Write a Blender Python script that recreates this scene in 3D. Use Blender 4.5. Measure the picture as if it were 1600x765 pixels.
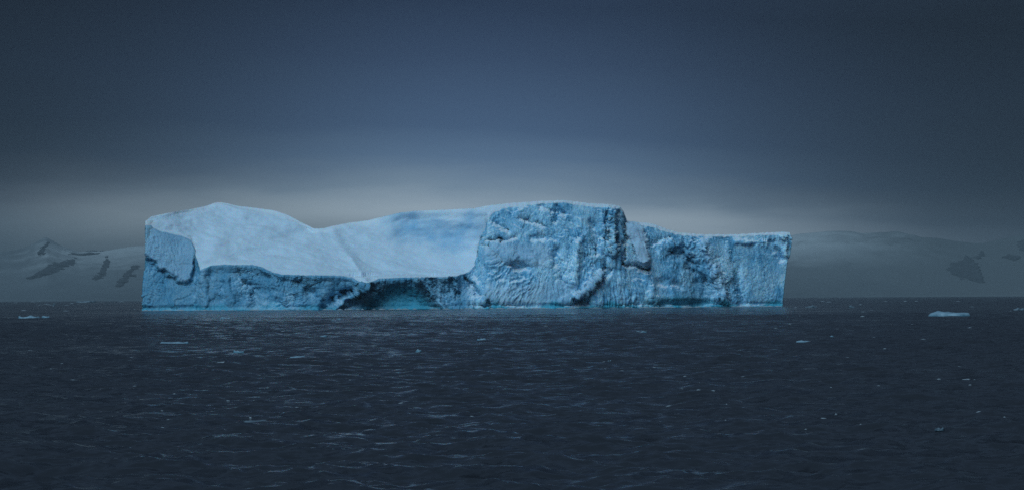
import bpy, math, random
import numpy as np
from mathutils import Matrix, Vector

scene = bpy.context.scene
for o in list(bpy.data.objects):
    bpy.data.objects.remove(o)
COL = scene.collection
R = math.radians

# ------------------------------------------------------------------ camera
CAM_H = 5.0
LENS = 70.0
PITCH = 1.52
ROLL = -0.29
FPX = 1600 * LENS / 36.0          # focal length in pixels of the photograph
cam_data = bpy.data.cameras.new('camera')
cam = bpy.data.objects.new('camera', cam_data)
COL.objects.link(cam)
cam_data.lens = LENS
cam_data.sensor_width = 36.0
cam_data.clip_start = 0.5
cam_data.clip_end = 80000.0
cam.matrix_world = (Matrix.Translation((0, 0, CAM_H))
                    @ Matrix.Rotation(R(90 + PITCH), 4, 'X')
                    @ Matrix.Rotation(R(ROLL), 4, 'Z'))
scene.camera = cam
_M = np.array(cam.matrix_world.to_3x3())

# ------------------------------------------------------------------ exposure
vs = scene.view_settings
vs.view_transform = 'Standard'
vs.look = 'None'
vs.gamma = 1.0
vs.exposure = 0.55
vs.use_curve_mapping = False
scene.cycles.use_denoising = False   # the grain left over reads as film grain and keeps the chop crisp
scene.cycles.max_bounces = 6
scene.cycles.diffuse_bounces = 3
scene.cycles.glossy_bounces = 3
scene.cycles.volume_bounces = 1
scene.cycles.sample_clamp_indirect = 4.0

SUN_ELEV, SUN_AZ = 40.0, 200.0    # overcast light from high behind the camera, a little to the left


def lin(c):
    return tuple(((v / 255) / 12.92 if v / 255 <= 0.04045 else (((v / 255) + 0.055) / 1.055) ** 2.4) for v in c)


# ------------------------------------------------------------------ world: storm sky over a Nishita sky
world = bpy.data.worlds.new('World')
scene.world = world
world.use_nodes = True
wt = world.node_tree
wt.nodes.clear()


class NT:
    def __init__(self, tree):
        self.t = tree

    def n(self, kind, **kw):
        nd = self.t.nodes.new(kind)
        for k, v in kw.items():
            setattr(nd, k, v)
        return nd

    def put(self, sock, v):
        if isinstance(v, bpy.types.NodeSocket):
            self.t.links.new(v, sock)
        else:
            sock.default_value = v

    def math(self, op, a, b=None, c=None, clamp=False):
        nd = self.n('ShaderNodeMath', operation=op, use_clamp=clamp)
        self.put(nd.inputs[0], a)
        if b is not None:
            self.put(nd.inputs[1], b)
        if c is not None:
            self.put(nd.inputs[2], c)
        return nd.outputs[0]

    def mix(self, fac, a, b, blend='MIX'):
        nd = self.n('ShaderNodeMix', data_type='RGBA', blend_type=blend)
        self.put(nd.inputs[0], fac)
        self.put(nd.inputs[6], a)
        self.put(nd.inputs[7], b)
        return nd.outputs[2]

    def ramp(self, fac, stops, interp='LINEAR'):
        nd = self.n('ShaderNodeValToRGB')
        cr = nd.color_ramp
        cr.interpolation = interp
        while len(cr.elements) < len(stops):
            cr.elements.new(0.5)
        for e, (p, c) in zip(cr.elements, stops):
            e.position = p
            e.color = (c[0], c[1], c[2], 1) if not isinstance(c, (int, float)) else (c, c, c, 1)
        self.put(nd.inputs[0], fac)
        return nd.outputs[0]

    def noise(self, vec, scale, detail=3, rough=0.5, dist=0.0):
        nd = self.n('ShaderNodeTexNoise')
        self.put(nd.inputs['Vector'], vec)
        nd.inputs['Scale'].default_value = scale
        nd.inputs['Detail'].default_value = detail
        nd.inputs['Roughness'].default_value = rough
        nd.inputs['Distortion'].default_value = dist
        return nd.outputs[0]

    def mapping(self, vec, scale=(1, 1, 1), rot=(0, 0, 0), loc=(0, 0, 0)):
        nd = self.n('ShaderNodeMapping')
        self.put(nd.inputs[0], vec)
        nd.inputs['Scale'].default_value = scale
        nd.inputs['Rotation'].default_value = rot
        nd.inputs['Location'].default_value = loc
        return nd.outputs[0]

    def maprange(self, v, a, b, c=0.0, d=1.0, smooth=True):
        nd = self.n('ShaderNodeMapRange', interpolation_type='SMOOTHSTEP' if smooth else 'LINEAR')
        self.put(nd.inputs[0], v)
        nd.inputs[1].default_value = a
        nd.inputs[2].default_value = b
        nd.inputs[3].default_value = c
        nd.inputs[4].default_value = d
        return nd.outputs[0]


w = NT(wt)
SKY_GAIN = 0.683                   # exposure 0.55 stops brightens by 1.46
g = w.n('ShaderNodeTexCoord').outputs['Generated']
sep = w.n('ShaderNodeSeparateXYZ')
wt.links.new(g, sep.inputs[0])
elev = w.math('MULTIPLY', w.math('ARCSINE', sep.outputs[2]), 180 / math.pi)
az = w.math('MULTIPLY', w.math('ARCTAN2', sep.outputs[0], sep.outputs[1]), 180 / math.pi)
cl = w.noise(w.mapping(g, (5, 5, 34)), 1.0, 4, 0.55, 0.3)
cl2 = w.noise(w.mapping(g, (14, 14, 70), loc=(3, 1, 7)), 1.0, 3, 0.5, 0.2)
wob = w.math('ADD', w.math('MULTIPLY', w.math('SUBTRACT', cl, 0.5), 1.1),
             w.math('MULTIPLY', w.math('SUBTRACT', cl2, 0.5), 0.7))
lowmask = w.maprange(elev, 0.2, 2.5)
tilt = w.math('MULTIPLY', w.math('MINIMUM', w.math('MAXIMUM', az, -3.0), 12.0), 0.05)   # the cloud base sinks to the right
tilt = w.math('ADD', tilt, w.math('MULTIPLY', w.math('MINIMUM', w.math('MAXIMUM', w.math('SUBTRACT', az, 4.0), 0.0), 8.0), 0.06))
el2 = w.math('ADD', w.math('ADD', elev, tilt), w.math('MULTIPLY', wob, lowmask))
fac = w.math('DIVIDE', el2, 20.0, clamp=True)


def E(py):
    return max(0.0, min(1.0, math.degrees(math.atan((465 - py) / FPX)) / 20.0))


# (the haze in front of the sky fills in part of these tones)
centre = w.ramp(fac, [(E(465), lin((104, 120, 132))), (E(400), lin((136, 156, 170))), (E(340), lin((196, 217, 233))),
                      (E(300), lin((142, 167, 190))), (E(250), lin((97, 125, 158))), (E(200), lin((72, 97, 131))), (E(90), lin((52, 71, 101))),
                      (E(0), lin((36, 51, 77))), (1.0, lin((54, 69, 89)))])
side = w.ramp(fac, [(E(465), lin((44, 56, 68))), (E(430), lin((52, 66, 78))), (E(390), lin((62, 78, 90))), (E(352), lin((68, 84, 98))),
                    (E(330), lin((44, 54, 70))), (E(295), lin((20, 26, 42))), (E(240), lin((8, 13, 28))), (E(100), lin((16, 24, 39))),
                    (E(0), lin((14, 20, 33))), (1.0, lin((54, 69, 89)))])
da = w.math('DIVIDE', w.math('ADD', az, 0.4), 8.8)
glow = w.math('EXPONENT', w.math('MULTIPLY', w.math('MULTIPLY', da, da), -1.0))
da2 = w.math('DIVIDE', w.math('ADD', az, 0.3), 11.6)
glow_low = w.math('EXPONENT', w.math('MULTIPLY', w.math('POWER', w.math('ABSOLUTE', da2), 4.0), -1.0))
low = w.maprange(el2, 1.9, 3.7, 1.0, 0.0)
glow = w.math('ADD', w.math('MULTIPLY', glow, w.math('SUBTRACT', 1.0, low)), w.math('MULTIPLY', glow_low, low))
storm = w.mix(glow, side, centre)
# warmer, greener break in the cloud low on the left
dl = w.math('DIVIDE', w.math('ADD', az, 8.6), 4.2)
dle = w.math('DIVIDE', w.math('SUBTRACT', el2, 2.05), 0.85)
lw = w.math('EXPONENT', w.math('MULTIPLY', w.math('ADD', w.math('MULTIPLY', dl, dl), w.math('MULTIPLY', dle, dle)), -1.0))
storm = w.mix(w.math('MULTIPLY', lw, 0.5), storm, lin((124, 140, 147)) + (1,))
bright = w.math('ADD', 0.74, w.math('ADD', w.math('MULTIPLY', cl, 0.34), w.math('MULTIPLY', cl2, 0.18)))
vm = w.n('ShaderNodeVectorMath', operation='SCALE')
wt.links.new(storm, vm.inputs[0])
w.put(vm.inputs['Scale'], w.math('MULTIPLY', bright, SKY_GAIN))
sky = w.n('ShaderNodeTexSky', sky_type='NISHITA', sun_disc=False)
sky.sun_elevation = R(SUN_ELEV)
sky.sun_rotation = R(SUN_AZ)
sky.air_density = 1.0
sky.dust_density = 3.0
bg_clear = w.n('ShaderNodeBackground')
wt.links.new(sky.outputs[0], bg_clear.inputs[0])
bg_clear.inputs[1].default_value = 0.05
bg_cloud = w.n('ShaderNodeBackground')
wt.links.new(vm.outputs[0], bg_cloud.inputs[0])
bg_cloud.inputs[1].default_value = 1.0
mixs = w.n('ShaderNodeMixShader')
mixs.inputs[0].default_value = 0.99      # the cloud deck lets through 1 % of the clear sky above it
wt.links.new(bg_clear.outputs[0], mixs.inputs[1])
wt.links.new(bg_cloud.outputs[0], mixs.inputs[2])
wo = w.n('ShaderNodeOutputWorld')
wt.links.new(mixs.outputs[0], wo.inputs[0])

# ------------------------------------------------------------------ sun through the overcast
sd = bpy.data.lights.new('sun', 'SUN')
sd.energy = 1.5
sd.angle = R(40)
sd.color = (0.50, 0.78, 1.0)
sun = bpy.data.objects.new('sun', sd)
COL.objects.link(sun)
_a, _e = R(SUN_AZ), R(SUN_ELEV)
sun_dir = Vector((math.sin(_a) * math.cos(_e), math.cos(_a) * math.cos(_e), math.sin(_e)))
sun.rotation_euler = sun_dir.to_track_quat('Z', 'Y').to_euler()
sun.location = (-200, -200, 600)


# ------------------------------------------------------------------ helpers
def tag(o, label=None, cat=None, group=None, kind=None):
    for k, v in (('label', label), ('category', cat), ('group', group), ('kind', kind)):
        if v:
            o[k] = v
    return o


def ray(px, py):
    """world direction per metre of depth (Y) for a photo position"""
    px = np.asarray(px, float)
    py = np.asarray(py, float)
    c = np.stack([(px - 800) / FPX, -(py - 382.5) / FPX, -np.ones_like(px + py)], -1)
    d = c @ _M.T
    return d / d[..., 1:2]


def world_at(px, py, Y):
    d = ray(px, py)
    Y = np.asarray(Y, float)
    return np.stack([d[..., 0] * Y, Y + 0 * d[..., 1], CAM_H + d[..., 2] * Y], -1)


def water_point(px, py):
    d = ray(px, py)
    t = -CAM_H / d[..., 2]
    return d[..., 0] * t, t


_rng = np.random.RandomState(7)
PERM = np.concatenate([_rng.permutation(256)] * 3)
GRAD = _rng.normal(size=(256, 3))
GRAD /= np.linalg.norm(GRAD, axis=1)[:, None]


def perlin(p):
    i = np.floor(p).astype(int)
    f = p - i
    u = f * f * f * (f * (f * 6 - 15) + 10)
    i &= 255
    out = 0
    for dx in (0, 1):
        wx = u[:, 0] if dx else 1 - u[:, 0]
        for dy in (0, 1):
            wy = u[:, 1] if dy else 1 - u[:, 1]
            for dz in (0, 1):
                wz = u[:, 2] if dz else 1 - u[:, 2]
                h = PERM[PERM[PERM[(i[:, 0] + dx) & 255] + ((i[:, 1] + dy) & 255)] + ((i[:, 2] + dz) & 255)]
                gg = GRAD[h]
                out = out + wx * wy * wz * (gg[:, 0] * (f[:, 0] - dx) + gg[:, 1] * (f[:, 1] - dy) + gg[:, 2] * (f[:, 2] - dz))
    return out * 1.5


def fbm(p, oct=4, lac=2.03, gain=0.5, ridged=False):
    a, s, tot = 1.0, 0.0, 0.0
    for k in range(oct):
        n = perlin(p + 17.3 * k)
        s = s + a * ((1 - 2 * np.abs(n)) if ridged else n)
        tot += a
        a *= gain
        p = p * lac
    return s / tot


CELLJ = _rng.rand(256, 3)
CELLD = _rng.normal(size=(256, 3))
CELLD /= np.linalg.norm(CELLD, axis=1)[:, None]


def facets(p):
    """broken planar facets: every Voronoi cell is a tilted plane; returns height, edge distance"""
    i0 = np.floor(p).astype(int)
    best = np.full(len(p), 9.0)
    sec = np.full(len(p), 9.0)
    val = np.zeros(len(p))
    for dx in (-1, 0, 1):
        for dy in (-1, 0, 1):
            for dz in (-1, 0, 1):
                c = i0 + (dx, dy, dz)
                h = PERM[PERM[PERM[c[:, 0] & 255] + (c[:, 1] & 255)] + (c[:, 2] & 255)]
                q = p - (c + CELLJ[h])
                d = np.einsum('ij,ij->i', q, q)
                v = np.einsum('ij,ij->i', q, CELLD[h]) + (CELLJ[h, 1] - 0.5) * 0.6
                nb = d < best
                sec = np.where(nb, best, np.minimum(sec, d))
                val = np.where(nb, v, val)
                best = np.where(nb, d, best)
    return val, np.sqrt(sec) - np.sqrt(best)


def sstep(x, a, b):
    t = np.clip((x - a) / (b - a), 0, 1)
    return t * t * (3 - 2 * t)


def mesh_from(name, verts, faces, mats, parent=None, attrs=None, smooth=True, uvs=None):
    me = bpy.data.meshes.new(name)
    verts = np.asarray(verts, np.float32)
    faces = np.asarray(faces, np.int32)
    k = faces.shape[1]
    me.vertices.add(len(verts))
    me.vertices.foreach_set('co', verts.ravel())
    me.loops.add(faces.size)
    me.loops.foreach_set('vertex_index', faces.ravel())
    me.polygons.add(len(faces))
    me.polygons.foreach_set('loop_start', np.arange(0, faces.size, k, dtype=np.int32))
    me.polygons.foreach_set('loop_total', np.full(len(faces), k, np.int32))
    if smooth:
        me.polygons.foreach_set('use_smooth', np.ones(len(faces), bool))
    for an, av in (attrs or {}).items():
        a = me.attributes.new(an, 'FLOAT', 'POINT')
        a.data.foreach_set('value', np.asarray(av, np.float32).ravel())
    me.update(calc_edges=True)
    me.validate()
    for m in (mats if isinstance(mats, (list, tuple)) else [mats]):
        me.materials.append(m)
    o = bpy.data.objects.new(name, me)
    COL.objects.link(o)
    if parent is not None:
        o.parent = parent
    return o


def grid_faces(nu, nv, closed=False):
    """vertex index = iu * nv + iv"""
    iu = np.arange(nu - 1)
    iv = np.arange(nv if closed else nv - 1)
    a = iu[:, None] * nv + iv[None]
    b = iu[:, None] * nv + (iv[None] + 1) % nv
    c = b + nv
    d = a + nv
    return np.stack([a, d, c, b], -1).reshape(-1, 4)


def material(name):
    m = bpy.data.materials.new(name)
    m.use_nodes = True
    t = m.node_tree
    b = t.nodes['Principled BSDF']
    return m, NT(t), b


# ------------------------------------------------------------------ materials
def mat_water():
    m, n, b = material('sea_water')
    tc = n.n('ShaderNodeTexCoord').outputs['Object']
    geo = n.n('ShaderNodeNewGeometry')
    b.inputs['Base Color'].default_value = (0.030, 0.031, 0.036, 1)
    b.inputs['IOR'].default_value = 1.33
    patch = n.noise(n.mapping(tc, (0.012, 0.03, 1)), 1.0, 3, 0.6)
    n.put(b.inputs['Roughness'], n.maprange(patch, 0.3, 0.7, 0.13, 0.24))
    # slopes of the wind chop too small for the mesh, added straight to the surface normal
    def tilt(scale, rot, loc, amt, detail):
        nd = n.n('ShaderNodeTexNoise')
        n.put(nd.inputs['Vector'], n.mapping(tc, scale, rot=(0, 0, rot), loc=loc))
        nd.inputs['Scale'].default_value = 1.0
        nd.inputs['Detail'].default_value = detail
        nd.inputs['Roughness'].default_value = 0.6
        c = n.n('ShaderNodeVectorMath', operation='SUBTRACT')
        n.put(c.inputs[0], nd.outputs['Color'])
        c.inputs[1].default_value = (0.5, 0.5, 0.5)
        m2 = n.n('ShaderNodeVectorMath', operation='MULTIPLY')
        n.put(m2.inputs[0], c.outputs[0])
        m2.inputs[1].default_value = (amt * 0.7, amt, 0.0)
        return m2.outputs[0]

    def vadd(a, c):
        q = n.n('ShaderNodeVectorMath', operation='ADD')
        n.put(q.inputs[0], a)
        n.put(q.inputs[1], c)
        return q.outputs[0]
    v = vadd(geo.outputs['Normal'], tilt((0.45, 0.8, 1), 0.35, (0, 0, 0), 1.5, 2))
    v = vadd(v, tilt((1.6, 2.6, 1), -0.3, (40, 7, 0), 1.3, 3))
    v = vadd(v, tilt((0.05, 0.11, 1), 0.2, (9, 3, 0), 0.25, 2))
    nn = n.n('ShaderNodeVectorMath', operation='NORMALIZE')
    n.put(nn.inputs[0], v)
    n.put(b.inputs['Normal'], nn.outputs[0])
    return m


def mat_ice():
    m, n, b = material('glacier_ice_and_snow')
    tc = n.n('ShaderNodeTexCoord').outputs['Object']
    at = lambda k: n.n('ShaderNodeAttribute', attribute_name=k).outputs['Fac']
    snow, firn_shading, wet = at('snow'), at('firn_shading'), at('wet')
    geo = n.n('ShaderNodeNewGeometry')
    nz = n.n('ShaderNodeSeparateXYZ')
    n.t.links.new(geo.outputs['Normal'], nz.inputs[0])
    n1 = n.noise(n.mapping(tc, (0.10, 0.10, 0.07)), 1.0, 5, 0.6, 0.5)
    n2a = n.noise(n.mapping(tc, (1.15, 0.6, 0.40), rot=(0, 0.6, 0)), 1.0, 6, 0.72, 0.8)
    n2b = n.noise(n.mapping(tc, (1.15, 0.6, 0.34), rot=(0, -0.5, 0), loc=(7, 0, 3)), 1.0, 6, 0.72, 0.8)
    n2 = n.math('ADD', n.math('MULTIPLY', n2a, 0.5), n.math('MULTIPLY', n2b, 0.5))
    n3 = n.noise(n.mapping(tc, (1.7, 1.7, 0.9)), 1.0, 3, 0.6, 0.4)
    # ice: clear deep blue where compact, paler where bubbly and crushed
    mixv = n.math('ADD', n.math('MULTIPLY', n1, 0.45), n.math('MULTIPLY', n2, 0.55))
    ice = n.ramp(mixv, [(0.38, (0.05, 0.23, 0.40)), (0.44, (0.16, 0.45, 0.66)), (0.495, (0.33, 0.64, 0.84)),
                        (0.56, (0.52, 0.78, 0.91)), (0.65, (0.76, 0.89, 0.95))])
    dense_shade = at('dense_shade')
    # veins of clear, bubble-free ice
    va = n.noise(n.mapping(tc, (0.42, 0.3, 0.16), rot=(0, 0.75, 0), loc=(3, 9, 1)), 1.0, 4, 0.6, 0.9)
    vb = n.noise(n.mapping(tc, (0.35, 0.3, 0.10), rot=(0, -0.25, 0), loc=(13, 2, 5)), 1.0, 4, 0.6, 0.7)
    vein = n.math('MAXIMUM', n.maprange(n.math('ABSOLUTE', n.math('SUBTRACT', va, 0.5)), 0.0, 0.022, 1.0, 0.0),
                  n.maprange(n.math('ABSOLUTE', n.math('SUBTRACT', vb, 0.5)), 0.0, 0.016, 1.0, 0.0))
    ice = n.mix(n.math('MULTIPLY', vein, 0.6), ice, (0.05, 0.24, 0.40, 1))
    ice = n.mix(n.math('MULTIPLY', dense_shade, 0.75), ice, (0.08, 0.255, 0.38, 1))
    ice = n.mix(n.math('MULTIPLY', firn_shading, 0.75), ice, (0.47, 0.63, 0.76, 1))
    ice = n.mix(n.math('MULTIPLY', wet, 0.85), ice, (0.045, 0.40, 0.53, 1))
    sn = n.ramp(n.math('ADD', n.math('MULTIPLY', n1, 0.6), n.math('MULTIPLY', n3, 0.4)),
                [(0.3, (0.73, 0.79, 0.84)), (0.55, (0.79, 0.84, 0.88)), (0.8, (0.84, 0.88, 0.90))])
    sn = n.mix(n.math('MULTIPLY', firn_shading, 0.9), sn, (0.22, 0.45, 0.63, 1))  # also carries the painted shade of the bowl
    # snow lies on what faces up
    up = n.math('ADD', nz.outputs[2], n.math('MULTIPLY', n.math('SUBTRACT', n2, 0.5), 0.5))
    ledge = n.math('MULTIPLY', n.maprange(up, 0.42, 0.68), n.math('SUBTRACT', 1.0, n.math('MAXIMUM', wet, dense_shade)))
    slopev = n.math('ADD', snow, n.math('MULTIPLY', n.math('SUBTRACT', n2, 0.5), 0.35))
    cover = n.math('MAXIMUM', n.maprange(slopev, 0.35, 0.65), n.math('MULTIPLY', ledge, 0.8))
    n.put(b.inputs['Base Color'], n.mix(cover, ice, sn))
    n.put(b.inputs['Roughness'], n.math('ADD', 0.45, n.math('MULTIPLY', cover, 0.4)))
    b.inputs['IOR'].default_value = 1.31
    # light seeps through glacier ice and fills the hollows with blue
    b.inputs['Subsurface Weight'].default_value = 0.4
    b.inputs['Subsurface Radius'].default_value = (0.25, 0.8, 1.2)
    b.inputs['Subsurface Scale'].default_value = 1.5
    hh = n.math('ADD', n.math('MULTIPLY', n2, 0.9), n.math('MULTIPLY', n3, 0.5))
    bp = n.n('ShaderNodeBump')
    n.put(bp.inputs['Strength'], n.math('SUBTRACT', 0.55, n.math('MULTIPLY', cover, 0.37)))
    bp.inputs['Distance'].default_value = 1.2
    n.put(bp.inputs['Height'], hh)
    n.put(b.inputs['Normal'], bp.outputs[0])
    return m


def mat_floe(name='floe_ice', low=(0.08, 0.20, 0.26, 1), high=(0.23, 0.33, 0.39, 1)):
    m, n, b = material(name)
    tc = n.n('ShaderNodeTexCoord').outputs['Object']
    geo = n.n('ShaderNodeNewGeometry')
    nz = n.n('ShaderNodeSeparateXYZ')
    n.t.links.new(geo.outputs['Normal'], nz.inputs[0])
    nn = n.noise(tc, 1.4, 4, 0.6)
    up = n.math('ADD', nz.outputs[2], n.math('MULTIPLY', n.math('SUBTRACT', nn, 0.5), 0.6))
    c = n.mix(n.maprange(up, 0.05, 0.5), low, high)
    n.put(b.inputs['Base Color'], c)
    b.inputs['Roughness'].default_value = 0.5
    bp = n.n('ShaderNodeBump')
    bp.inputs['Strength'].default_value = 0.5
    bp.inputs['Distance'].default_value = 0.3
    n.put(bp.inputs['Height'], nn)
    n.put(b.inputs['Normal'], bp.outputs[0])
    return m


def mat_foam():
    m, n, b = material('sea_foam')
    tc = n.n('ShaderNodeTexCoord').outputs['Object']
    nn = n.noise(tc, 6.0, 3, 0.6)
    n.put(b.inputs['Base Color'], n.ramp(nn, [(0.3, (0.20, 0.23, 0.25)), (0.7, (0.45, 0.48, 0.50))]))
    b.inputs['Roughness'].default_value = 0.8
    return m


def mat_mountain(name='mountain_snow', top=(0.60, 0.60, 0.59), painted_dark=(0.15, 0.155, 0.16, 1), xa=-3.1, xb=-3.9):
    m, n, b = material(name)
    tc = n.n('ShaderNodeTexCoord').outputs['Object']
    nn = n.noise(n.mapping(tc, (0.004, 0.004, 0.008)), 1.0, 5, 0.6, 0.4)
    # dark low down; heights paled in the colour to blend into the mist
    zz = n.n('ShaderNodeSeparateXYZ')
    n.t.links.new(tc, zz.inputs[0])
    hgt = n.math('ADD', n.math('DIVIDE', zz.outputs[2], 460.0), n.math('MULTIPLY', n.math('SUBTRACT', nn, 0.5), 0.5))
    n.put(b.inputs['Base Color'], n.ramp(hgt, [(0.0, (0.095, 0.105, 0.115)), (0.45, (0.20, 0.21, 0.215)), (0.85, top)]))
    if painted_dark:       # mist glow painted into the snow, fading to dark towards the outer end
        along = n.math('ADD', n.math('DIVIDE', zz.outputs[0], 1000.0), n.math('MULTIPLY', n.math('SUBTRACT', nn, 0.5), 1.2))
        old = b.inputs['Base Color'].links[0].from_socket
        n.put(b.inputs['Base Color'], n.mix(n.maprange(n.math('MULTIPLY', along, 1.0 if xb > xa else -1.0), abs(xa), abs(xb)), old, painted_dark))
    b.inputs['Roughness'].default_value = 0.9
    return m


def mat_rock():
    m, n, b = material('mountain_rock')
    tc = n.n('ShaderNodeTexCoord').outputs['Object']
    nn = n.noise(n.mapping(tc, (0.02, 0.02, 0.03)), 1.0, 5, 0.65, 0.4)
    n.put(b.inputs['Base Color'], n.ramp(nn, [(0.35, (0.022, 0.025, 0.030)), (0.6, (0.05, 0.054, 0.06)), (0.75, (0.16, 0.17, 0.18))]))
    b.inputs['Roughness'].default_value = 0.9
    return m


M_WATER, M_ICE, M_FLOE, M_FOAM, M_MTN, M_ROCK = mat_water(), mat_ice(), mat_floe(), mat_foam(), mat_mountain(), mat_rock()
M_MTN2 = mat_mountain('mountain_misted_snow', (0.78, 0.78, 0.77), (0.13, 0.135, 0.135, 1), 1.7, 3.4)  # snow toned to the mist glow beside the berg
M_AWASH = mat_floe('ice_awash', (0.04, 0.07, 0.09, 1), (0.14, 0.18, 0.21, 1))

# ------------------------------------------------------------------ the sea: one sheet out to 20 km, real waves
SEA_R = 20000.0
wrng = np.random.RandomState(21)
WAVES = []
for k in range(90):
    lam = 0.5 * (8 / 0.5) ** ((k + wrng.rand()) / 90)
    th = R(20) + wrng.normal() * R(50)                 # travelling mostly away from the camera
    amp = 0.0074 * lam ** 0.72 * (0.6 + 0.8 * wrng.rand())
    WAVES.append((lam, math.sin(th), math.cos(th), amp, wrng.rand() * 6.283))


def sea_height(x, y, spacing):
    z = np.zeros_like(x)
    dx = np.zeros_like(x)
    dy = np.zeros_like(x)
    gust = 0.75 + 0.5 * perlin(np.stack([x * 0.02, y * 0.012, 0 * x], -1).reshape(-1, 3)).reshape(x.shape)
    for lam, sx, sy, a, ph in WAVES:
        k = 6.2832 / lam
        fade = 1 - sstep(spacing, lam * 0.22, lam * 0.45)
        arg = k * (x * sx + y * sy) + ph
        s, c = np.sin(arg), np.cos(arg)
        A = a * fade * gust
        z += A * s
        dx += 0.7 * A * c * sx
        dy += 0.7 * A * c * sy
    return z, dx, dy


def build_sea():
    rr = [0.0]
    r = 0.6
    while r < SEA_R:
        rr.append(r)
        if r < 42:
            r *= 1.035
        elif r < 600:
            r *= 1.0026
        elif r < 1300:
            r *= 1.004
        else:
            r *= 1.02
    rr.append(SEA_R)
    rr = np.array(rr)
    fine = np.arange(-0.31, 0.3101, 0.0012)
    coarse = np.linspace(0.31, 2 * math.pi - 0.31, 70)[1:-1]
    th = np.concatenate([fine, coarse])
    rg, tg = np.meshgrid(rr, th, indexing='ij')
    x, y = rg * np.sin(tg), rg * np.cos(tg)
    sp_r = np.gradient(rr)[:, None] + 0 * tg
    dth = np.gradient(np.concatenate([th, [th[0] + 2 * math.pi]]))[:-1]
    sp = np.maximum(sp_r, rg * np.abs(dth)[None] * 1.0)
    z, dx, dy = sea_height(x, y, sp)
    v = np.stack([x + dx, y + dy, z], -1).reshape(-1, 3)
    o = mesh_from('sea', v, grid_faces(len(rr), len(th), closed=True), M_WATER)
    o['kind'] = 'structure'
    o['label'] = 'dark choppy sea under the iceberg'
    return o


build_sea()

# ------------------------------------------------------------------ far mountains
MT_Y = 13000.0


def mountain(name, crest_pts, x0, x1, patches, label, seed, snow_mat):
    cx, cy = zip(*crest_pts)

    def horizon(px):
        return 465.0 - (px - 800) * math.tan(R(-ROLL)) + 0.0

    def surf(px, py):
        cr = np.interp(px, cx, cy)
        hz = horizon(px)
        v = np.clip((hz - py) / (hz - cr), 0, 1.2)
        Y = MT_Y + 2600 * v ** 1.1
        P = world_at(px, py, Y)
        n = P / 420.0 + seed
        shp = n.shape
        rid = fbm(n.reshape(-1, 3) * np.array([1.0, 0.4, 0.5]), 5, ridged=True).reshape(shp[:-1])
        P[..., 1] -= 110 * rid * np.clip(v * 2.0, 0, 1)
        P[..., 2] += 12 * (rid - 0.3) * sstep(v, 0.4, 1.0)
        return P, v

    px = np.linspace(x0, x1, 300)
    vv = np.linspace(0, 1, 70)
    PX = px[:, None] + 0 * vv[None]
    cr = np.interp(PX, cx, cy)
    hz = horizon(PX)
    PY = hz + 0.6 + (cr - hz) * vv[None]
    P, v = surf(PX, PY)
    # back slope down to the far water
    back = P[:, -1:, :].copy() + np.array([0, 1500, 0])
    back[..., 2] = -1.0
    P[:, 0, 2] = -1.0
    V = np.concatenate([P, back], 1)
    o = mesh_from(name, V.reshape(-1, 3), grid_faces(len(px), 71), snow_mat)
    o['kind'] = 'structure'
    o['label'] = label
    for (poly, nm) in patches:
        poly = np.array(poly, float)
        bx0, by0 = poly.min(0) - 6
        bx1, by1 = poly.max(0) + 6
        gx = np.linspace(bx0, bx1, 90)
        gy = np.linspace(by1, by0, 80)
        GX, GY = np.meshgrid(gx, gy, indexing='ij')
        # signed distance to the outline (negative inside)
        d = np.full(GX.shape, 1e9)
        ins = np.zeros(GX.shape, bool)
        for a, b in zip(poly, np.roll(poly, -1, 0)):
            e = b - a
            t = np.clip(((GX - a[0]) * e[0] + (GY - a[1]) * e[1]) / (e @ e), 0, 1)
            d = np.minimum(d, np.hypot(GX - a[0] - t * e[0], GY - a[1] - t * e[1]))
            c = ((a[1] > GY) != (b[1] > GY)) & (GX < (b[0] - a[0]) * (GY - a[1]) / (b[1] - a[1] + 1e-9) + a[0])
            ins ^= c
        d = np.where(ins, -d, d)
        P, v = surf(GX, GY)
        nz = fbm((P / 90.0).reshape(-1, 3), 4).reshape(d.shape)
        off = -d * 1.0 + 7.0 * nz
        rough = fbm((P / 45.0 + 9).reshape(-1, 3), 4, ridged=True).reshape(d.shape)
        P[..., 1] -= np.clip(off, -4, 5) * 14 + 30 * rough * (off > 0)
        keep = (off > -3)
        F = grid_faces(len(gx), len(gy))
        F = F[keep.reshape(-1)[F].all(1)]
        used = np.unique(F)
        if len(used) < 4:
            continue
        re = np.full(P.shape[0] * P.shape[1], -1)
        re[used] = np.arange(len(used))
        mesh_from('rock_outcrop', P.reshape(-1, 3)[used], re[F], M_ROCK, parent=o)
    return o


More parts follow.
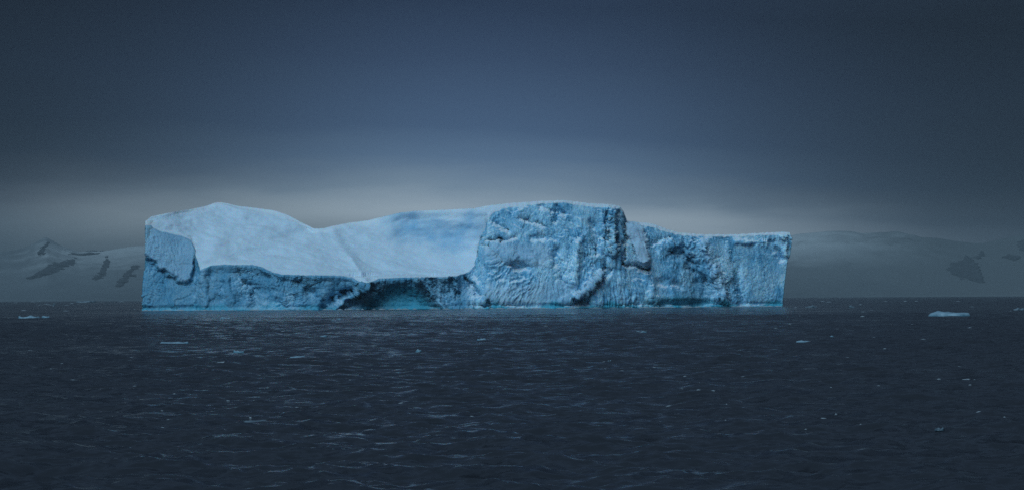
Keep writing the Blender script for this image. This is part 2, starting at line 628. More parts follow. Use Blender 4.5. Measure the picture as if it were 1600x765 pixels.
mountain('mountain', [(-260, 372), (-60, 392), (0, 394), (40, 388), (76, 371), (98, 384), (125, 393), (165, 391), (205, 386),
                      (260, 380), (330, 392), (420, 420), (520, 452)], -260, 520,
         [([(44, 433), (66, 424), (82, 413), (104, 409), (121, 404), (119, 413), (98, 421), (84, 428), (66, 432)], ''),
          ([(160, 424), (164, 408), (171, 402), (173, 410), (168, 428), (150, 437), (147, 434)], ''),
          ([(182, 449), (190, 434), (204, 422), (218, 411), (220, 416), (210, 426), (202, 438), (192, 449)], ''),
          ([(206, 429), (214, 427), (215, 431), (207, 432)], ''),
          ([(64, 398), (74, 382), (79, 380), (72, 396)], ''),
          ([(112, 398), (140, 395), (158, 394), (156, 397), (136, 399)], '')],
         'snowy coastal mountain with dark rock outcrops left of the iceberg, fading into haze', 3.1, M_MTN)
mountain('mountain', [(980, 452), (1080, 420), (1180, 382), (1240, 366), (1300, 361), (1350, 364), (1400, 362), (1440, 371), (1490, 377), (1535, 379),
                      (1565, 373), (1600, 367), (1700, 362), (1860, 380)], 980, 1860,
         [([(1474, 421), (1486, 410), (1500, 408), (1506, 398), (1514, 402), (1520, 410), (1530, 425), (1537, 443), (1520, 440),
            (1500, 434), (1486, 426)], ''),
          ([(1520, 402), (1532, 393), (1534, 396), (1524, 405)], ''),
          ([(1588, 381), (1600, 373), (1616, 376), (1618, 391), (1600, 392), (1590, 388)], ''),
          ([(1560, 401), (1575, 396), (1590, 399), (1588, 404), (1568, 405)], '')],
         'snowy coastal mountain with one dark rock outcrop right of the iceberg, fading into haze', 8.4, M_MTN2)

# ------------------------------------------------------------------ the iceberg
CREST = [(221, 346), (228, 344), (236, 338), (250, 335), (270, 331), (300, 326), (325, 320), (335, 316), (345, 315), (356, 317), (372, 321),
         (400, 324), (430, 328), (450, 335), (470, 346), (490, 356), (505, 356), (520, 352), (545, 347), (575, 343), (600, 337),
         (625, 331), (650, 328), (700, 326), (740, 324), (770, 320), (800, 317), (840, 314), (880, 312.5), (900, 315), (930, 318),
         (955, 319), (968, 322), (974, 329), (980, 345), (1000, 347), (1020, 349), (1040, 357), (1060, 363), (1100, 366),
         (1150, 366), (1200, 363), (1230, 362), (1237, 365)]
LIP = [(221, 352), (230, 350), (240, 356), (252, 361), (270, 365), (285, 368), (298, 374), (303, 384), (308, 405), (313, 421), (320, 418), (330, 414),
       (350, 412.5), (395, 413), (410, 417), (425, 424), (440, 428), (480, 429), (535, 430), (555, 434), (566, 441), (574, 443), (582, 438),
       (592, 434), (640, 432.5), (690, 432), (715, 430), (732, 424), (742, 413), (748, 392), (753, 368), (760, 345), (770, 331),
       (785, 325.5), (800, 322), (840, 317.5), (880, 315.5), (900, 319), (930, 323), (955, 322), (968, 324.5), (974, 333), (980, 348),
       (1000, 351), (1020, 354), (1040, 361), (1060, 366.5), (1100, 369), (1150, 369), (1200, 366.5), (1230, 365), (1237, 369)]
WATERY = [(221, 915), (500, 915), (560, 925), (700, 930), (760, 935), (900, 950), (1000, 975), (1100, 1000), (1237, 1030)]
#   depth of the cliff top behind the waterline, and of the crest behind it (m)
DLIP = [(221, 5), (300, 6), (313, 9), (330, 7), (440, 6), (560, 4), (600, 5), (700, 6), (740, 9), (755, 14), (800, 15), (900, 14), (960, 10), (985, 14), (1060, 9), (1237, 6)]
DCRE = [(221, 9), (260, 24), (300, 36), (345, 52), (440, 52), (490, 44), (560, 50), (640, 46), (700, 42), (740, 34), (770, 24),
        (800, 20), (900, 19), (960, 14), (1000, 18), (1060, 13), (1237, 10)]
#   profile of the snow slope: >1 means flat at the foot and steep at the top (a bowl)
BOWL = [(221, 0.8), (345, 0.95), (440, 1.0), (520, 1.1), (600, 1.5), (660, 2.1), (735, 2.2), (770, 1.2), (1237, 1.0)]


def ip(tab, x):
    a, b = zip(*tab)
    return np.interp(x, a, b)


def smooth(a, sig):
    k = np.arange(-int(3 * sig), int(3 * sig) + 1)
    g_ = np.exp(-0.5 * (k / sig) ** 2)
    return np.convolve(np.pad(a, len(k) // 2, mode='edge'), g_ / g_.sum(), mode='valid')


def horizon_y(px):
    return 465.0 - (px - 800) * math.tan(R(-ROLL))


def seg_dist(px, py, pts, taper=False):
    d = np.full(px.shape, 1e9)
    for a, b in zip(pts[:-1], pts[1:]):
        ex, ey = b[0] - a[0], b[1] - a[1]
        t = np.clip(((px - a[0]) * ex + (py - a[1]) * ey) / (ex * ex + ey * ey), 0, 1)
        d = np.minimum(d, np.hypot(px - a[0] - t * ex, py - a[1] - t * ey))
    return d


#   ribs (+) and grooves (-) of the ice face:  points, half width (px of the face, 0.3 m each), relief in metres
RELIEF = [
    ([(505, 480), (522, 466), (545, 452)], 7, -6.0), ([(520, 483), (545, 464), (574, 447)], 5.5, 5.5),
    ([(655, 437), (670, 452), (694, 481)], 6, 5.0), ([(676, 436), (696, 460)], 5, -2.5),
    ([(706, 440), (716, 462)], 5, -3.0), ([(728, 434), (742, 452), (766, 472)], 5, -4.0), ([(742, 440), (756, 466)], 5, 2.0),
    ([(372, 424), (392, 446), (400, 472)], 8, -3.2), ([(352, 436), (362, 470)], 6, 1.8), ([(430, 440), (446, 470)], 6, 1.5),
    ([(470, 440), (490, 462)], 6, -1.6), ([(318, 428), (322, 478)], 5, 1.8),
    ([(747, 372), (745, 402), (742, 428)], 5, -1.5), ([(766, 375), (786, 376), (804, 371)], 4, -3.6),
    ([(761, 384), (776, 400), (792, 412), (818, 416)], 4.5, -2.4), ([(772, 395), (800, 404), (830, 404)], 9, 1.0),
    ([(815, 342), (850, 352)], 4, -2.2), ([(772, 345), (792, 362)], 4, -2.4), ([(830, 372), (870, 370)], 4, -1.6),
    ([(870, 322), (868, 344)], 4, -2.5), ([(845, 325), (880, 334)], 4, -2.5), ([(868, 392), (880, 440)], 8, -2.2), ([(905, 380), (896, 440)], 7, 2.2),
    ([(925, 350), (935, 372), (930, 392)], 5, -3.0), ([(944, 332), (946, 376), (944, 425)], 4, -3.6), ([(956, 321), (959, 392)], 6, 4.2),
    ([(966, 330), (964, 400)], 2.5, -1.6), ([(974, 340), (977, 372), (972, 410)], 4, -4.0), ([(990, 352), (1000, 384), (1008, 408)], 9, 3.4),
    ([(973, 411), (990, 414), (1014, 421)], 4, -4.5), ([(942, 424), (922, 446), (903, 466)], 5, 4.6), ([(953, 420), (934, 446), (912, 470)], 4, -2.4),
    ([(898, 474), (918, 472)], 6, -3.5), ([(1020, 380), (1044, 372)], 5, -2.2), ([(1050, 396), (1068, 394), (1084, 420), (1102, 448)], 9, -5.0),
    ([(1098, 382), (1112, 410), (1122, 436), (1136, 478)], 6.5, 4.4), ([(1030, 440), (1062, 446)], 6, -2.2), ([(1012, 430), (1022, 470)], 7, 1.8),
    ([(1205, 380), (1222, 404)], 5, -3.2), ([(1150, 376), (1196, 380)], 5, 1.6), ([(1226, 366), (1228, 398)], 4, 2.0),
    ([(1146, 400), (1160, 470)], 9, -1.6),
]


def build_iceberg():
    nu_mid = 1010
    mid = np.linspace(226, 1234, nu_mid)
    nend = 14
    NB, NC, NS, NK = 6, 150, 110, 34
    cols_px = np.concatenate([np.full(nend, 226.0), mid, np.full(nend, 1234.0)])
    tend = np.concatenate([np.linspace(1, 0, nend, endpoint=False), np.zeros(nu_mid), np.linspace(0, 1, nend + 1)[1:]])
    side = np.concatenate([np.full(nend, -1.0), np.zeros(nu_mid), np.full(nend, 1.0)])
    U = len(cols_px)
    PXc = cols_px[:, None]
    lip, cre = ip(LIP, cols_px), ip(CREST, cols_px)
    # jagged small scale variation of the crest and lip over the rough part
    jj = fbm(np.stack([cols_px * 0.11, 0 * cols_px, 0 * cols_px], -1), 4)
    jk = fbm(np.stack([cols_px * 0.16 + 40, 0 * cols_px, 0 * cols_px], -1), 4)
    rough_c = sstep(cols_px, 760, 800)
    lip_s = np.interp(cols_px, [221, 300, 400, 440, 560, 700, 735], [405, 410, 416, 426, 431, 431, 428])
    lip = lip + jj * (1.6 + 2.2 * rough_c)
    cre = cre + jk * (0.5 + 1.3 * rough_c)
    lip = np.maximum(lip, cre + 1.6)
    Yw, dl, dc, bw = ip(WATERY, cols_px), ip(DLIP, cols_px), ip(DCRE, cols_px), ip(BOWL, cols_px)
    lip_s = smooth(lip_s, 20)
    lip_s = lip_s + (lip - lip_s) * sstep(cols_px, 738, 762)
    lip_s = np.maximum(lip_s, cre + 1.6)
    dl, dc, bw, Yw = smooth(dl, 10), smooth(dc, 22), smooth(bw, 22), smooth(Yw, 16)
    cre_s = cre + (smooth(cre, 14) - cre) * (1 - sstep(cols_px, 730, 760))

    def slope_d(py):
        t = (lip_s[:, None] - py) / (lip_s - cre_s)[:, None]
        return dl[:, None] + (dc - dl)[:, None] * np.sign(t) * np.abs(np.clip(t, -0.3, 1.08)) ** (1 / bw[:, None])

    hz = horizon_y(cols_px)
    wl = hz + CAM_H / Yw * FPX                       # image row of the waterline for this depth
    # --- rows
    tb = np.linspace(0, 1, NB, endpoint=False)
    tc_ = np.linspace(0, 1, NC, endpoint=False)
    ts = np.linspace(0, 1, NS, endpoint=False)
    tk = np.linspace(0, 1, NK)
    ones = np.ones((U, 1))
    py_b = wl[:, None] + (1 - tb)[None] * 16
    d_b = -1.0 * (1 - tb)[None] * ones
    py_c = wl[:, None] + (lip - wl)[:, None] * tc_[None]
    d_c = slope_d(lip[:, None]) * (tc_[None] ** 1.15)
    py_s = lip[:, None] + (cre - lip)[:, None] * (ts[None] ** (0.5 + 0.5 * bw[:, None]))
    d_s = slope_d(py_s)
    PY = np.concatenate([py_b, py_c, py_s], 1)
    D = np.concatenate([d_b, d_c, d_s], 1)
    PX = PXc + 0 * PY
    # silhouettes of both ends lean
    eR = np.interp(PY, [362, 372, 398, 406, 414, 440, 480], [1234, 1237, 1235, 1231, 1229, 1226, 1222]) - 1234
    eL = np.interp(PY, [345, 400, 468, 485], [227, 227, 223, 222]) - 226
    PX = PX + eR * sstep(PX, 1120, 1234) + eL * (1 - sstep(PX, 226, 290))
    # --- relief of the ice face
    ncb = NB
    cliff = np.zeros_like(PY)
    cliff[:, NB:NB + NC] = 1
    cl_t = np.concatenate([0 * tb, tc_, 1 + 0 * ts])[None] * ones
    fadelip = 1 - sstep(cl_t, 0.955, 1.0) * (1 - rough_c)[:, None] * 0.85
    rel = np.zeros_like(PY)
    fl = np.stack([PX * 0.07, PY * 0.07, 0 * PX], -1).reshape(-1, 3)
    wx = 6.5 * fbm(fl, 3).reshape(PX.shape)
    wy = 6.5 * fbm(fl + 33, 3).reshape(PX.shape)
    wa = 0.9 + 1.0 * fbm(fl * 0.8 + 71, 3).reshape(PX.shape)
    for pts, hw, amp in RELIEF:
        d = seg_dist(PX + wx, PY + wy, pts)
        rel += amp * 1.25 * wa * np.exp(-(d / hw) ** 2 * 1.1)
    # left block: its lower half is undercut along a slanting edge; a cleft parts it from the snow slope
    yl = 1.4 * wy + np.interp(PX + 1.2 * wx, [221, 228, 240, 262, 285, 297, 306], [396, 398, 408, 425, 437, 436, 400])
    blk = (1 - sstep(PX, 300, 308))
    rel += blk * (1.6 - 4.0 * sstep(PY - yl, -4, 9))
    rel += -3.5 * np.exp(-((PX + 0.6 * wx - 308) / 4.0) ** 2) * sstep(PY, 380, 440)
    # the left cliffs are set back under the snow lip
    rel += -2.2 * wa * (1 - sstep(PX, 715, 745)) * sstep(PX, 306, 316) * (1 - sstep(cl_t, 0.80, 1.0)) * sstep(cl_t, 0.0, 0.25)
    # arched cave below the middle of the snow slope
    q = ((PX + 1.5 * wx - 622) / 62) ** 2 + ((PY + wy - 486) / 47) ** 2
    rel += -6.5 * (1 - sstep(q, 0.30, 1.05)) * cliff
    # wave-cut notch along the water
    zw = (wl[:, None] - PY) * 0.31
    notch_n = fbm(np.stack([PX * 0.02, 0 * PX, 0 * PX + 5], -1).reshape(-1, 3), 3).reshape(PX.shape)
    rel += -1.8 * np.exp(-((zw - 1.3) / 1.1) ** 2) * (0.6 + 1.2 * notch_n)
    rel += -4.0 * np.exp(-((zw - 1.6) / 1.8) ** 2) * (np.exp(-((PX - 1062) / 48) ** 2) + 0.7 * np.exp(-((PX - 770) / 40) ** 2))
    cave_in = (1 - sstep(q, 0.6, 1.05))
    rel = rel * (1 - 0.6 * (1 - sstep(seg_dist(PX, PY, [(988, 354), (999, 382), (1007, 404)]), 6, 12)))
    pm = 1 - sstep(seg_dist(PX + 0.5 * wx, PY, [(988, 354), (999, 382), (1006, 402)]), 7, 12)
    rel += 7.0 * pm * np.clip((PY - 350) / 58, 0, 1)
    D = D - rel * np.maximum(cliff, 0.0) * fadelip
    # underwater rows follow the waterline row
    D[:, :NB] += (D[:, NB:NB + 1] - 0)
    Y = Yw[:, None] + D
    P = world_at(PX, PY, Y)
    P[:, :NB, 2] = -5.0 + 5.0 * tb[None]
    # --- back side
    top = P[:, -1]
    kb = np.sin(tk * math.pi / 2)
    back = np.zeros((U, NK, 3))
    thick = np.interp(cols_px, [226, 300, 900, 1234], [26, 62, 66, 40])
    back[..., 0] = top[:, None, 0]
    back[..., 1] = top[:, None, 1] + 1.0 + thick[:, None] * kb[None]
    back[..., 2] = top[:, None, 2] - (top[:, None, 2] + 5) * (tk ** 2.2)[None]
    # --- noise relief
    n0 = PY.shape[1]
    Q = P.reshape(-1, 3)
    rowmask = cliff.copy()
    steep_bowl = np.zeros_like(PY)
    # base normals by differences
    du = np.gradient(P, axis=0)
    dv = np.gradient(P, axis=1)
    Nn = np.cross(dv, du)
    ln = np.linalg.norm(Nn, axis=-1, keepdims=True)
    Nn = Nn / np.maximum(ln, 1e-6)
    Nn = np.where(Nn[..., 1:2] > 0.3, -Nn, Nn)
    Nn[:, :, 1] = np.minimum(Nn[:, :, 1], 0.0) - 0.4
    Nn /= np.linalg.norm(Nn, axis=-1, keepdims=True)
    sh = PY.shape
    warp = np.stack([fbm(Q / 9.0 + 3, 2), fbm(Q / 9.0 + 31, 2), fbm(Q / 9.0 + 57, 2)], -1)
    f1, e1 = facets((Q + 3 * warp) / np.array([15.0, 12.0, 19.0]))
    f2, e2 = facets((Q + 2 * warp) / np.array([3.6, 3.6, 4.6]) + 11)
    f3, e3 = facets((Q + 1 * warp) / np.array([1.7, 1.7, 2.0]) + 23)
    r1 = fbm(Q / np.array([5.0, 5.0, 7.0]), 4, ridged=True)
    r2 = fbm(Q / np.array([1.5, 1.5, 1.9]) + 4, 3)
    r3 = fbm(Q / np.array([2.6, 2.6, 3.0]) + 14, 4, gain=0.65, ridged=True)
    big = fbm(Q / 26.0 + 8, 3)
    flx = np.exp(-((PX.reshape(-1) - 955) / 24) ** 2)
    flute = flx * fbm(Q / np.array([3.2, 6.0, 26.0]) + 90, 3, ridged=True)
    calm = np.clip(0.5 + 1.4 * fbm(Q / 22.0 + 77, 2), 0.25, 1.15)
    # splintered ice: thin slanting ribs whose lean changes across the face
    lean = 0.75 * fbm(Q / 30.0 + 120, 2) * 2.2
    ca, sa = np.cos(lean), np.sin(lean)
    qx, qz = Q[:, 0] * ca + Q[:, 2] * sa, -Q[:, 0] * sa + Q[:, 2] * ca
    st1 = fbm(np.stack([qx / 2.1, Q[:, 1] / 4.0, qz / 11.0], -1) + 61, 4, gain=0.6, ridged=True)
    st2 = fbm(np.stack([qx / 0.9, Q[:, 1] / 2.0, qz / 3.6], -1) + 81, 2, gain=0.6)
    cliffN = (1.7 * f1 * (0.35 + 0.65 * sstep(e1, 0.0, 0.3)) + 0.35 * f2 * calm + 0.35 * f3 * calm + 1.15 * st1 * calm + 0.9 * st2 * calm + 0.35 * r2 * calm
              + 0.3 * r1 + 1.5 * big + 1.6 * flute).reshape(sh)
    smoothR = 1 - 0.55 * sstep(PX, 1130, 1170) * sstep(PY, 372, 395)
    smoothL = 1 - 0.2 * blk * (PY < yl)
    amp = np.where(PX < 740, 0.9, 1.0) * smoothR * smoothL
    sw = fbm(Q / np.array([16.0, 10.0, 9.0]) + 41, 3).reshape(sh)
    sfine = fbm(Q / np.array([5.0, 4.0, 2.4]) + 60, 3).reshape(sh)
    flow = perlin(np.stack([PX * 0.012 + PY * 0.03, PY * 0.055 - PX * 0.012, 0 * PX], -1).reshape(-1, 3)).reshape(sh)
    snowN = 1.6 * sw + 0.6 * sfine + 1.4 * flow
    srow = np.zeros_like(PY)
    srow[:, NB + NC:] = 1
    edge0 = sstep(ts, 0.0, 0.10)
    edge1 = 1 - sstep(ts, 0.9, 1.0)
    srow[:, NB + NC:] *= (edge0 * edge1)[None]
    wide = np.clip((lip - cre) / 25.0, 0.12, 1)[:, None]
    crow = rowmask * (1 - 0.7 * sstep(cl_t, 0.95, 1.0))
    endf = (1 - np.abs(tend) ** 1)[:, None]
    disp = cliffN * amp * crow + snowN * srow * wide
    disp = disp * (1 - 0.65 * (1 - sstep(seg_dist(PX, PY, [(988, 354), (999, 382), (1007, 404)]), 6, 12)))
    P = P + Nn * disp[..., None] * endf[..., None]
    fold = -3.5 * np.exp(-(seg_dist(PX, PY, [(372, 404), (425, 388), (482, 360)]) / 13) ** 2)
    fold += 1.6 * np.exp(-(seg_dist(PX, PY, [(330, 400), (352, 360), (400, 330)]) / 16) ** 2)
    fold += 1.8 * np.exp(-(seg_dist(PX, PY, [(518, 356), (540, 392), (570, 436)]) / 8) ** 2)
    fold += -6.0 * np.exp(-(seg_dist(PX, PY, [(640, 358), (690, 372), (722, 376)]) / 30) ** 2)
    fold += 0.7 * np.exp(-(seg_dist(PX + wx, PY, [(610, 332), (612, 380), (640, 410)]) / 12) ** 2)
    P[..., 1] -= fold * srow
    # ridge line of snow in the centre slope (old crevasse trace)
    tr = np.exp(-(seg_dist(PX, PY, [(548, 402), (560, 420), (574, 440)]) / 3.0) ** 2)
    P[..., 1] -= 1.1 * tr * srow
    # round off the back with gentle noise
    nbk = fbm(back.reshape(-1, 3) / 14.0, 3).reshape(back.shape[:2])
    back[..., 1] += 3.0 * nbk * np.sin(tk * math.pi)[None]
    A = np.concatenate([P, back], 1)
    # --- close both ends in plan
    for e in (-1.0, 1.0):
        s = side == e
        tt = tend[s][:, None]
        midY = 0.5 * (A[s][:, :1, 1] + A[s][:, -1:, 1])
        As = A[s]
        As[..., 1] = As[..., 1] + (midY - As[..., 1]) * (1 - np.sqrt(np.clip(1 - tt ** 2, 0, 1)))
        As[..., 0] = As[..., 0] - e * 5.0 * tt ** 2
        A[s] = As
    NV = A.shape[1]
    # --- attributes
    snow = np.zeros((U, NV))
    snow[:, NB + NC:] = 1
    snow[:, NB:NB + NC] = (sstep(tc_, 0.955, 1.0))[None] * 0.5
    bowlish = np.zeros((U, NV))
    full_px = np.concatenate([PX, PXc + np.zeros((U, NK))], 1)
    full_py = np.concatenate([PY, cre[:, None] + np.zeros((U, NK))], 1)
    sp = 1 - sstep(seg_dist(full_px, full_py, [(988, 354), (999, 382), (1007, 406)]), 8, 14)
    snow = np.maximum(snow, sp)
    firn_shading = np.zeros((U, NV))
    fb = (1 - sstep(full_px, 300, 306)) * np.concatenate([(1 - sstep(PY - yl, -3, 2)) * cliff * 0.6, np.zeros((U, NK))], 1)
    firn_shading = np.maximum(firn_shading, fb)
    firn_shading = np.maximum(firn_shading, 0.65 * (1 - sstep(seg_dist(full_px, full_py, [(775, 396), (845, 398)]), 10, 22)))  # up-tilted ledge: the light it catches is painted paler
    firn_shading = np.maximum(firn_shading, 0.6 * (1 - sstep(seg_dist(full_px, full_py, [(770, 462), (880, 455)]), 8, 24)))
    firn_shading = np.maximum(firn_shading, 0.55 * (1 - sstep(seg_dist(full_px, full_py, [(940, 428), (905, 462)]), 3, 8)))
    firn_shading = np.maximum(firn_shading, 0.5 * (1 - sstep(seg_dist(full_px, full_py, [(1098, 382), (1122, 436), (1136, 478)]), 4, 10)))
    # shade of the steep bowl painted in as a bluer tint on the snow
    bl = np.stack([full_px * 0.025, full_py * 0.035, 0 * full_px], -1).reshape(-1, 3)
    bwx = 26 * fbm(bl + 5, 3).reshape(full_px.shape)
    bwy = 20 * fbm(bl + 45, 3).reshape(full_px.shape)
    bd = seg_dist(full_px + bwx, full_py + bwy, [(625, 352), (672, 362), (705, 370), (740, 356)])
    painted_dark = 0.95 * (1 - sstep(bd, 0, 46)) * (0.85 + 0.45 * fbm(bl * 2.2, 3).reshape(full_px.shape))
    isl = np.zeros((U, NV))
    isl[:, NB + NC:NB + NC + NS] = 1
    # slopes as wind-packed snow; the crest rim's lit brightness is put into the colour
    slope_t = np.concatenate([np.zeros(NB + NC), ts, np.ones(NK)])[None]
    firn_shading = np.maximum(firn_shading, (0.24 * (1 - sstep(slope_t, 0.86, 0.96)) * np.clip((lip - cre) / 20, 0, 1)[:, None]) * isl)
    firn_shading = np.maximum(firn_shading, painted_dark * isl)
    firn_shading = np.maximum(firn_shading, 0.62 * sp)
    dense_shade = (1 - sstep(full_px, 720, 750)) * (0.9 + 0.9 * fbm((A / 16.0).reshape(-1, 3), 3).reshape(full_px.shape))
    dense_shade = np.maximum(dense_shade, 0.8 * (1 - sstep(seg_dist(full_px, full_py, [(1052, 398), (1078, 412), (1102, 448), (1070, 462)]), 6, 26)))  # shade of the bay put into the ice colour
    dense_shade = np.maximum(dense_shade, 0.9 * (1 - sstep(full_px, 300, 312)) * (1 - sstep(full_py, 480, 500)))  # left block: shade under its overhang put into the colour
    dense_shade = np.clip(dense_shade, 0, 1)
    wet = np.zeros((U, NV))
    zz = A[..., 2]
    wn = fbm((A / 12.0).reshape(-1, 3), 3).reshape(zz.shape)
    wet = (1 - sstep(zz + 6.0 * wn, 0.3, 2.8)) * (0.65 + 0.35 * sstep(full_px, 640, 760))
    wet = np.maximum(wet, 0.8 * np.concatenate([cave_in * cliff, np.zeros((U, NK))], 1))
    wet = np.maximum(wet, 0.7 * (1 - sstep(seg_dist(full_px, full_py, [(1010, 474), (1062, 470), (1110, 474)]), 3, 12)))
    # in metres about the berg's own base point
    X0, _ = water_point(730.0, 483.0)
    base = np.array([X0, 945.0, 0.0])
    full = mesh_from('iceberg_shape', (A - base).reshape(-1, 3), grid_faces(U, NV)[:, ::-1], M_ICE)
    vn = np.zeros(len(full.data.vertices) * 3, np.float32)
    full.data.vertex_normals.foreach_get('vector', vn)
    vn = vn.reshape(-1, 3)
    fm = full.data
    bpy.data.objects.remove(full)
    bpy.data.meshes.remove(fm)
    root = bpy.data.objects.new('iceberg', None)
    root.empty_display_size = 20.0
    COL.objects.link(root)
    root.location = base
    tag(root, 'huge tabular blue iceberg with smooth snow slopes, fractured ice cliffs and a dark cave', 'iceberg')
    # parts: the cave, the ice cliffs, the snow lying on top, the far side
    F = grid_faces(U, NV)[:, ::-1]
    row = (F % NV).min(1)
    col = (F // NV).min(1)
    cavev = np.concatenate([cave_in * cliff, np.zeros((U, NK))], 1)
    part = np.where(row < NB + NC, 0, np.where(row < NB + NC + NS - 1, 1, 2))
    part = np.where((part == 0) & (cavev[col, row] > 0.5), 3, part)
    co = (A - base).reshape(-1, 3)
    at_ = {'snow': snow.ravel(), 'firn_shading': firn_shading.ravel(), 'wet': wet.ravel(), 'dense_shade': dense_shade.ravel()}
    for k, nm in ((0, 'ice_cliff'), (1, 'snow_cap'), (2, 'far_slope'), (3, 'cave')):
        Fk = F[part == k]
        used = np.unique(Fk)
        re = np.full(len(co), -1)
        re[used] = np.arange(len(used))
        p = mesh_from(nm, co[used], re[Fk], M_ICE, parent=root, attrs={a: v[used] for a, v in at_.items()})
        p.data.normals_split_custom_set_from_vertices(vn[used].tolist())
        if nm == 'cave':
            p['label'] = 'dark teal arched cave at the waterline'
        if nm == 'snow_cap':
            p['label'] = 'smooth pale snow slopes'
    return root


berg = build_iceberg()


# ------------------------------------------------------------------ small floating ice
def ice_chunk(name, x0, x1, ytop, ybot, label, group, seed, prof=None, depth=0.6, cat='ice chunk', mat=None, flat=0.55):
    rs = np.random.RandomState(seed)
    xc = 0.5 * (x0 + x1)
    X, Y = water_point(float(xc), float(ybot))
    mpp = Y / FPX
    wd = (x1 - x0) * mpp
    ht = max((ybot - ytop) * mpp * (1.0 if prof else flat), 0.05)
    nu, nv = 40, 14
    if prof is None:
        prof = [(t_, rs.uniform(0.25, 1.15)) for t_ in np.linspace(0, 1, 6)]
    dep = wd * depth
    th = np.linspace(0, 2 * math.pi, nu, endpoint=False)
    ph = np.linspace(0, 1, nv)
    verts = []
    off = rs.rand(3) * 50
    rad = 0.95 + 0.5 * fbm(np.stack([np.cos(th) * 1.3 + off[0], np.sin(th) * 1.3 + off[1], 0 * th], -1), 3)
    for t in ph:
        # from under water, up a steep broken side, over an uneven top
        if t < 0.5:
            s = 1 - 0.10 * (t / 0.5) ** 2
            zz = -0.35 * ht + (1.05 * ht) * (t / 0.5)
        else:
            s = 0.90 * (1 - ((t - 0.5) / 0.5) ** 1.3)
            zz = 0.70 * ht + 0.25 * ht * math.sin((t - 0.5) / 0.5 * math.pi / 2)
        xs = np.cos(th) * rad * s * wd / 2
        ys = np.sin(th) * rad * s * dep / 2
        p = np.stack([xs, ys, 0 * xs + zz], -1)
        k = fbm(p / max(0.28 * wd, 0.1) + off, 3)
        top = 1.0 if prof is None else np.interp(xs / wd + 0.5, [a for a, _ in prof], [b for _, b in prof])
        z2 = np.where(p[:, 2] > 0, p[:, 2] * top * (1 + 0.5 * k), p[:, 2])
        p[:, 2] = z2
        p[:, 0] *= 1 + 0.06 * k
        p[:, 1] *= 1 + 0.12 * k
        verts.append(p)
    V = np.stack(verts, 1)
    V = np.concatenate([V, V[:1]], 0)
    V = V[:-1]
    F = []
    for a in range(nu):
        b = (a + 1) % nu
        for v in range(nv - 1):
            F.append((a * nv + v, b * nv + v, b * nv + v + 1, a * nv + v + 1))
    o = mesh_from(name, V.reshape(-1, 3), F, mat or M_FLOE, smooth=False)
    o.location = (X, Y + dep * 0.45, 0)
    tag(o, label, cat, group)
    return o


G = 'loose pieces of ice afloat around the iceberg'
ice_chunk('ice_floe', 1454, 1519, 485.5, 493.5, 'long flat pale blue ice floe afloat right of the iceberg', G, 1,
          prof=[(0, 0.8), (0.12, 1.05), (0.25, 1.15), (0.38, 0.85), (0.7, 0.8), (1, 0.8)], cat='ice floe')
for i, (x0, x1, yt, yb, lb) in enumerate([
    (118, 150, 466.0, 472, 'low distant ice piece on the horizon left of the iceberg, under the mountain rocks'),
    (82, 86, 470, 477, 'tiny upright ice bit near the horizon at far left'),
    (27, 60, 490, 496.5, 'pale flat ice piece at the left edge of the photo, below the horizon'),
    (64, 78, 491, 496, 'dim small ice piece just right of the pale one at the left edge'),
    (250, 294, 530.5, 536, 'long thin white ice piece in the water below the left end of the iceberg'),
    (343, 361, 493, 498, 'small white ice piece close in front of the left cliff of the iceberg'),
    (364, 381, 545, 550, 'small white ice piece right of and below the long thin one'),
    (454, 478, 553.5, 558, 'thin white ice piece below the dark cave end of the left cliff'),
    (517, 526, 498, 501.5, 'lower left of two tiny white ice bits in front of the pale rib'),
    (527, 534, 495, 499, 'upper right of two tiny white ice bits in front of the pale rib'),
    (500, 512, 521.5, 525.5, 'small white ice bit below the two tiny bits near the pale rib'),
    (746, 760, 527, 531, 'small bright ice bit in open water below the middle of the iceberg'),
    (649, 659, 543.5, 549, 'dull small ice bit below the cave'),
    (994, 1012, 514.5, 518.5, 'small white ice piece below the snow patch of the right cliff'),
    (1243, 1268, 529, 534.5, 'thin white ice piece below the right end of the iceberg'),
    (1297, 1303, 520, 526, 'tiny dull ice bit right of and above the thin white piece'),
    (1259, 1278, 474, 480, 'dim ice piece just right of the iceberg near the horizon'),
    (1326, 1337, 474, 480.5, 'dim small ice piece near the horizon between the iceberg and the floe'),
    (1583, 1604, 477, 484, 'dim ice piece cut by the right edge of the photo near the horizon'),
    (949, 957, 561, 565.5, 'tiny white ice bit in mid water below the snow patch'),
    (372, 432, 654, 661.5, 'long low bluish ice piece awash in the left foreground water'),
    (1461, 1477, 665.5, 671, 'upper of two small greenish ice bits in the right foreground'),
    (1473, 1487, 675, 681, 'lower of two small greenish ice bits in the right foreground'),
    (1064, 1080, 478.2, 481, 'tiny bright ice bit at the foot of the right cliff over the teal pocket'),
]):
    ice_chunk('ice_chunk', x0, x1, yt, yb, lb, G, 50 + i, depth=0.5, mat=M_AWASH if (yt > 600 or yb < 485) else None, flat=0.7 if yt > 600 else 0.8)


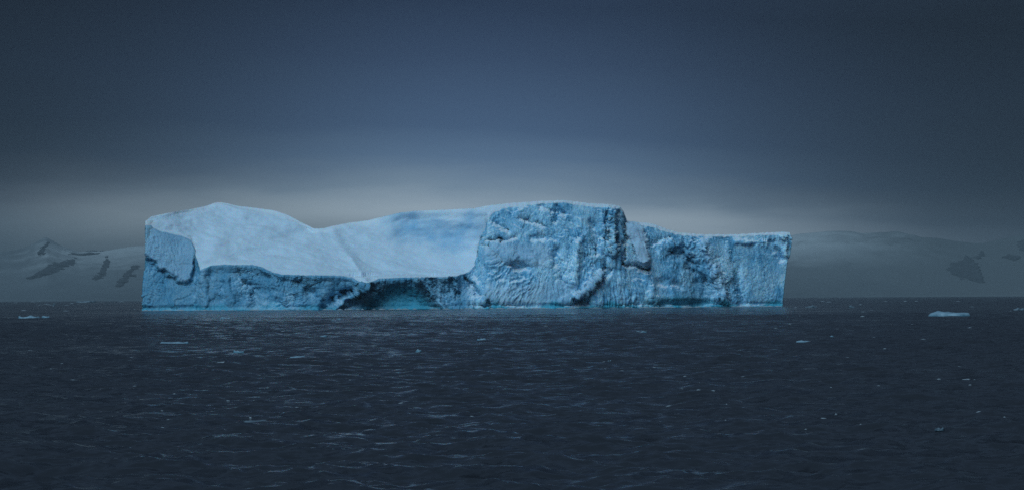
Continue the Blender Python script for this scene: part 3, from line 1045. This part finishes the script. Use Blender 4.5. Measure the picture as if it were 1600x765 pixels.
# ------------------------------------------------------------------ flecks of foam on the crests
def build_foam():
    rs = np.random.RandomState(5)
    V, F = [], []
    n = 0
    while n < 190:
        px = rs.uniform(-150, 1750)
        py = 470 + 210 * rs.rand() ** 2.6
        x, y = water_point(px, py)
        if y > 880 and 215 < px < 1240:
            continue
        x, y = float(x), float(y)
        mpp = y / FPX
        L = rs.uniform(5.0, 17.0) * mpp * (1.3 if rs.rand() < 0.15 else 0.7)
        Wd = L * rs.uniform(0.3, 0.8)
        k = 12
        ang = np.linspace(0, 2 * math.pi, k, endpoint=False)
        rr = 0.5 * (0.7 + 0.6 * rs.rand(k))
        xs = x + np.cos(ang) * rr * L
        ys = y + np.sin(ang) * rr * Wd
        sp = np.full(k + 1, 0.0027 * y)
        z, dx, dy = sea_height(np.append(xs, x), np.append(ys, y), sp)
        h = max(0.03, 0.75 * mpp) * rs.uniform(0.5, 1.2)
        zs = z.copy()
        zs[:-1] -= 0.008
        zs[-1] += h
        b = len(V)
        for i in range(k):
            V.append((xs[i] + dx[i], ys[i] + dy[i], zs[i]))
        V.append((x + dx[-1], y + dy[-1], zs[-1]))
        for i in range(k):
            F.append((b + i, b + (i + 1) % k, b + k))
        n += 1
    # wash along the foot of the ice
    for q in range(150):
        px = rs.uniform(226, 1222)
        Yq = float(np.interp(px, *zip(*WATERY))) - rs.uniform(0.5, 9.0) ** 1.0
        d = ray(px, 480.0)
        x, y = float(d[0] * Yq), Yq
        L, Wd = rs.uniform(0.8, 5.5), rs.uniform(0.5, 1.6)
        k = 12
        ang = np.linspace(0, 2 * math.pi, k, endpoint=False)
        rr = 0.5 * (0.7 + 0.6 * rs.rand(k))
        b = len(V)
        for i in range(k):
            V.append((x + math.cos(ang[i]) * rr[i] * L, y + math.sin(ang[i]) * rr[i] * Wd, -0.05))
        V.append((x, y, rs.uniform(0.25, 0.6)))
        for i in range(k):
            F.append((b + i, b + (i + 1) % k, b + k))
    o = mesh_from('sea_foam', V, F, M_FOAM)
    tag(o, 'scattered small flecks of foam on the wave crests', 'foam', kind='stuff')


build_foam()


# ------------------------------------------------------------------ haze
def build_haze():
    s, z0, z1 = SEA_R + 500, -6.5, 580.0
    V = [(-s, -s, z0), (s, -s, z0), (s, s, z0), (-s, s, z0), (-s, -s, z1), (s, -s, z1), (s, s, z1), (-s, s, z1)]
    F = [(0, 3, 2, 1), (4, 5, 6, 7), (0, 1, 5, 4), (1, 2, 6, 5), (2, 3, 7, 6), (3, 0, 4, 7)]
    m = bpy.data.materials.new('haze_air')
    m.use_nodes = True
    t = m.node_tree
    t.nodes.clear()
    out = t.nodes.new('ShaderNodeOutputMaterial')
    pv = t.nodes.new('ShaderNodeVolumePrincipled')
    pv.inputs['Color'].default_value = (0.43, 0.49, 0.52, 1)
    pv.inputs['Density'].default_value = 6.0e-5
    pv.inputs['Anisotropy'].default_value = 0.0
    t.links.new(pv.outputs[0], out.inputs['Volume'])
    o = mesh_from('haze', V, F, m, smooth=False)
    o['kind'] = 'stuff'
    o['label'] = 'thin sea haze between the camera and the far mountains'


build_haze()
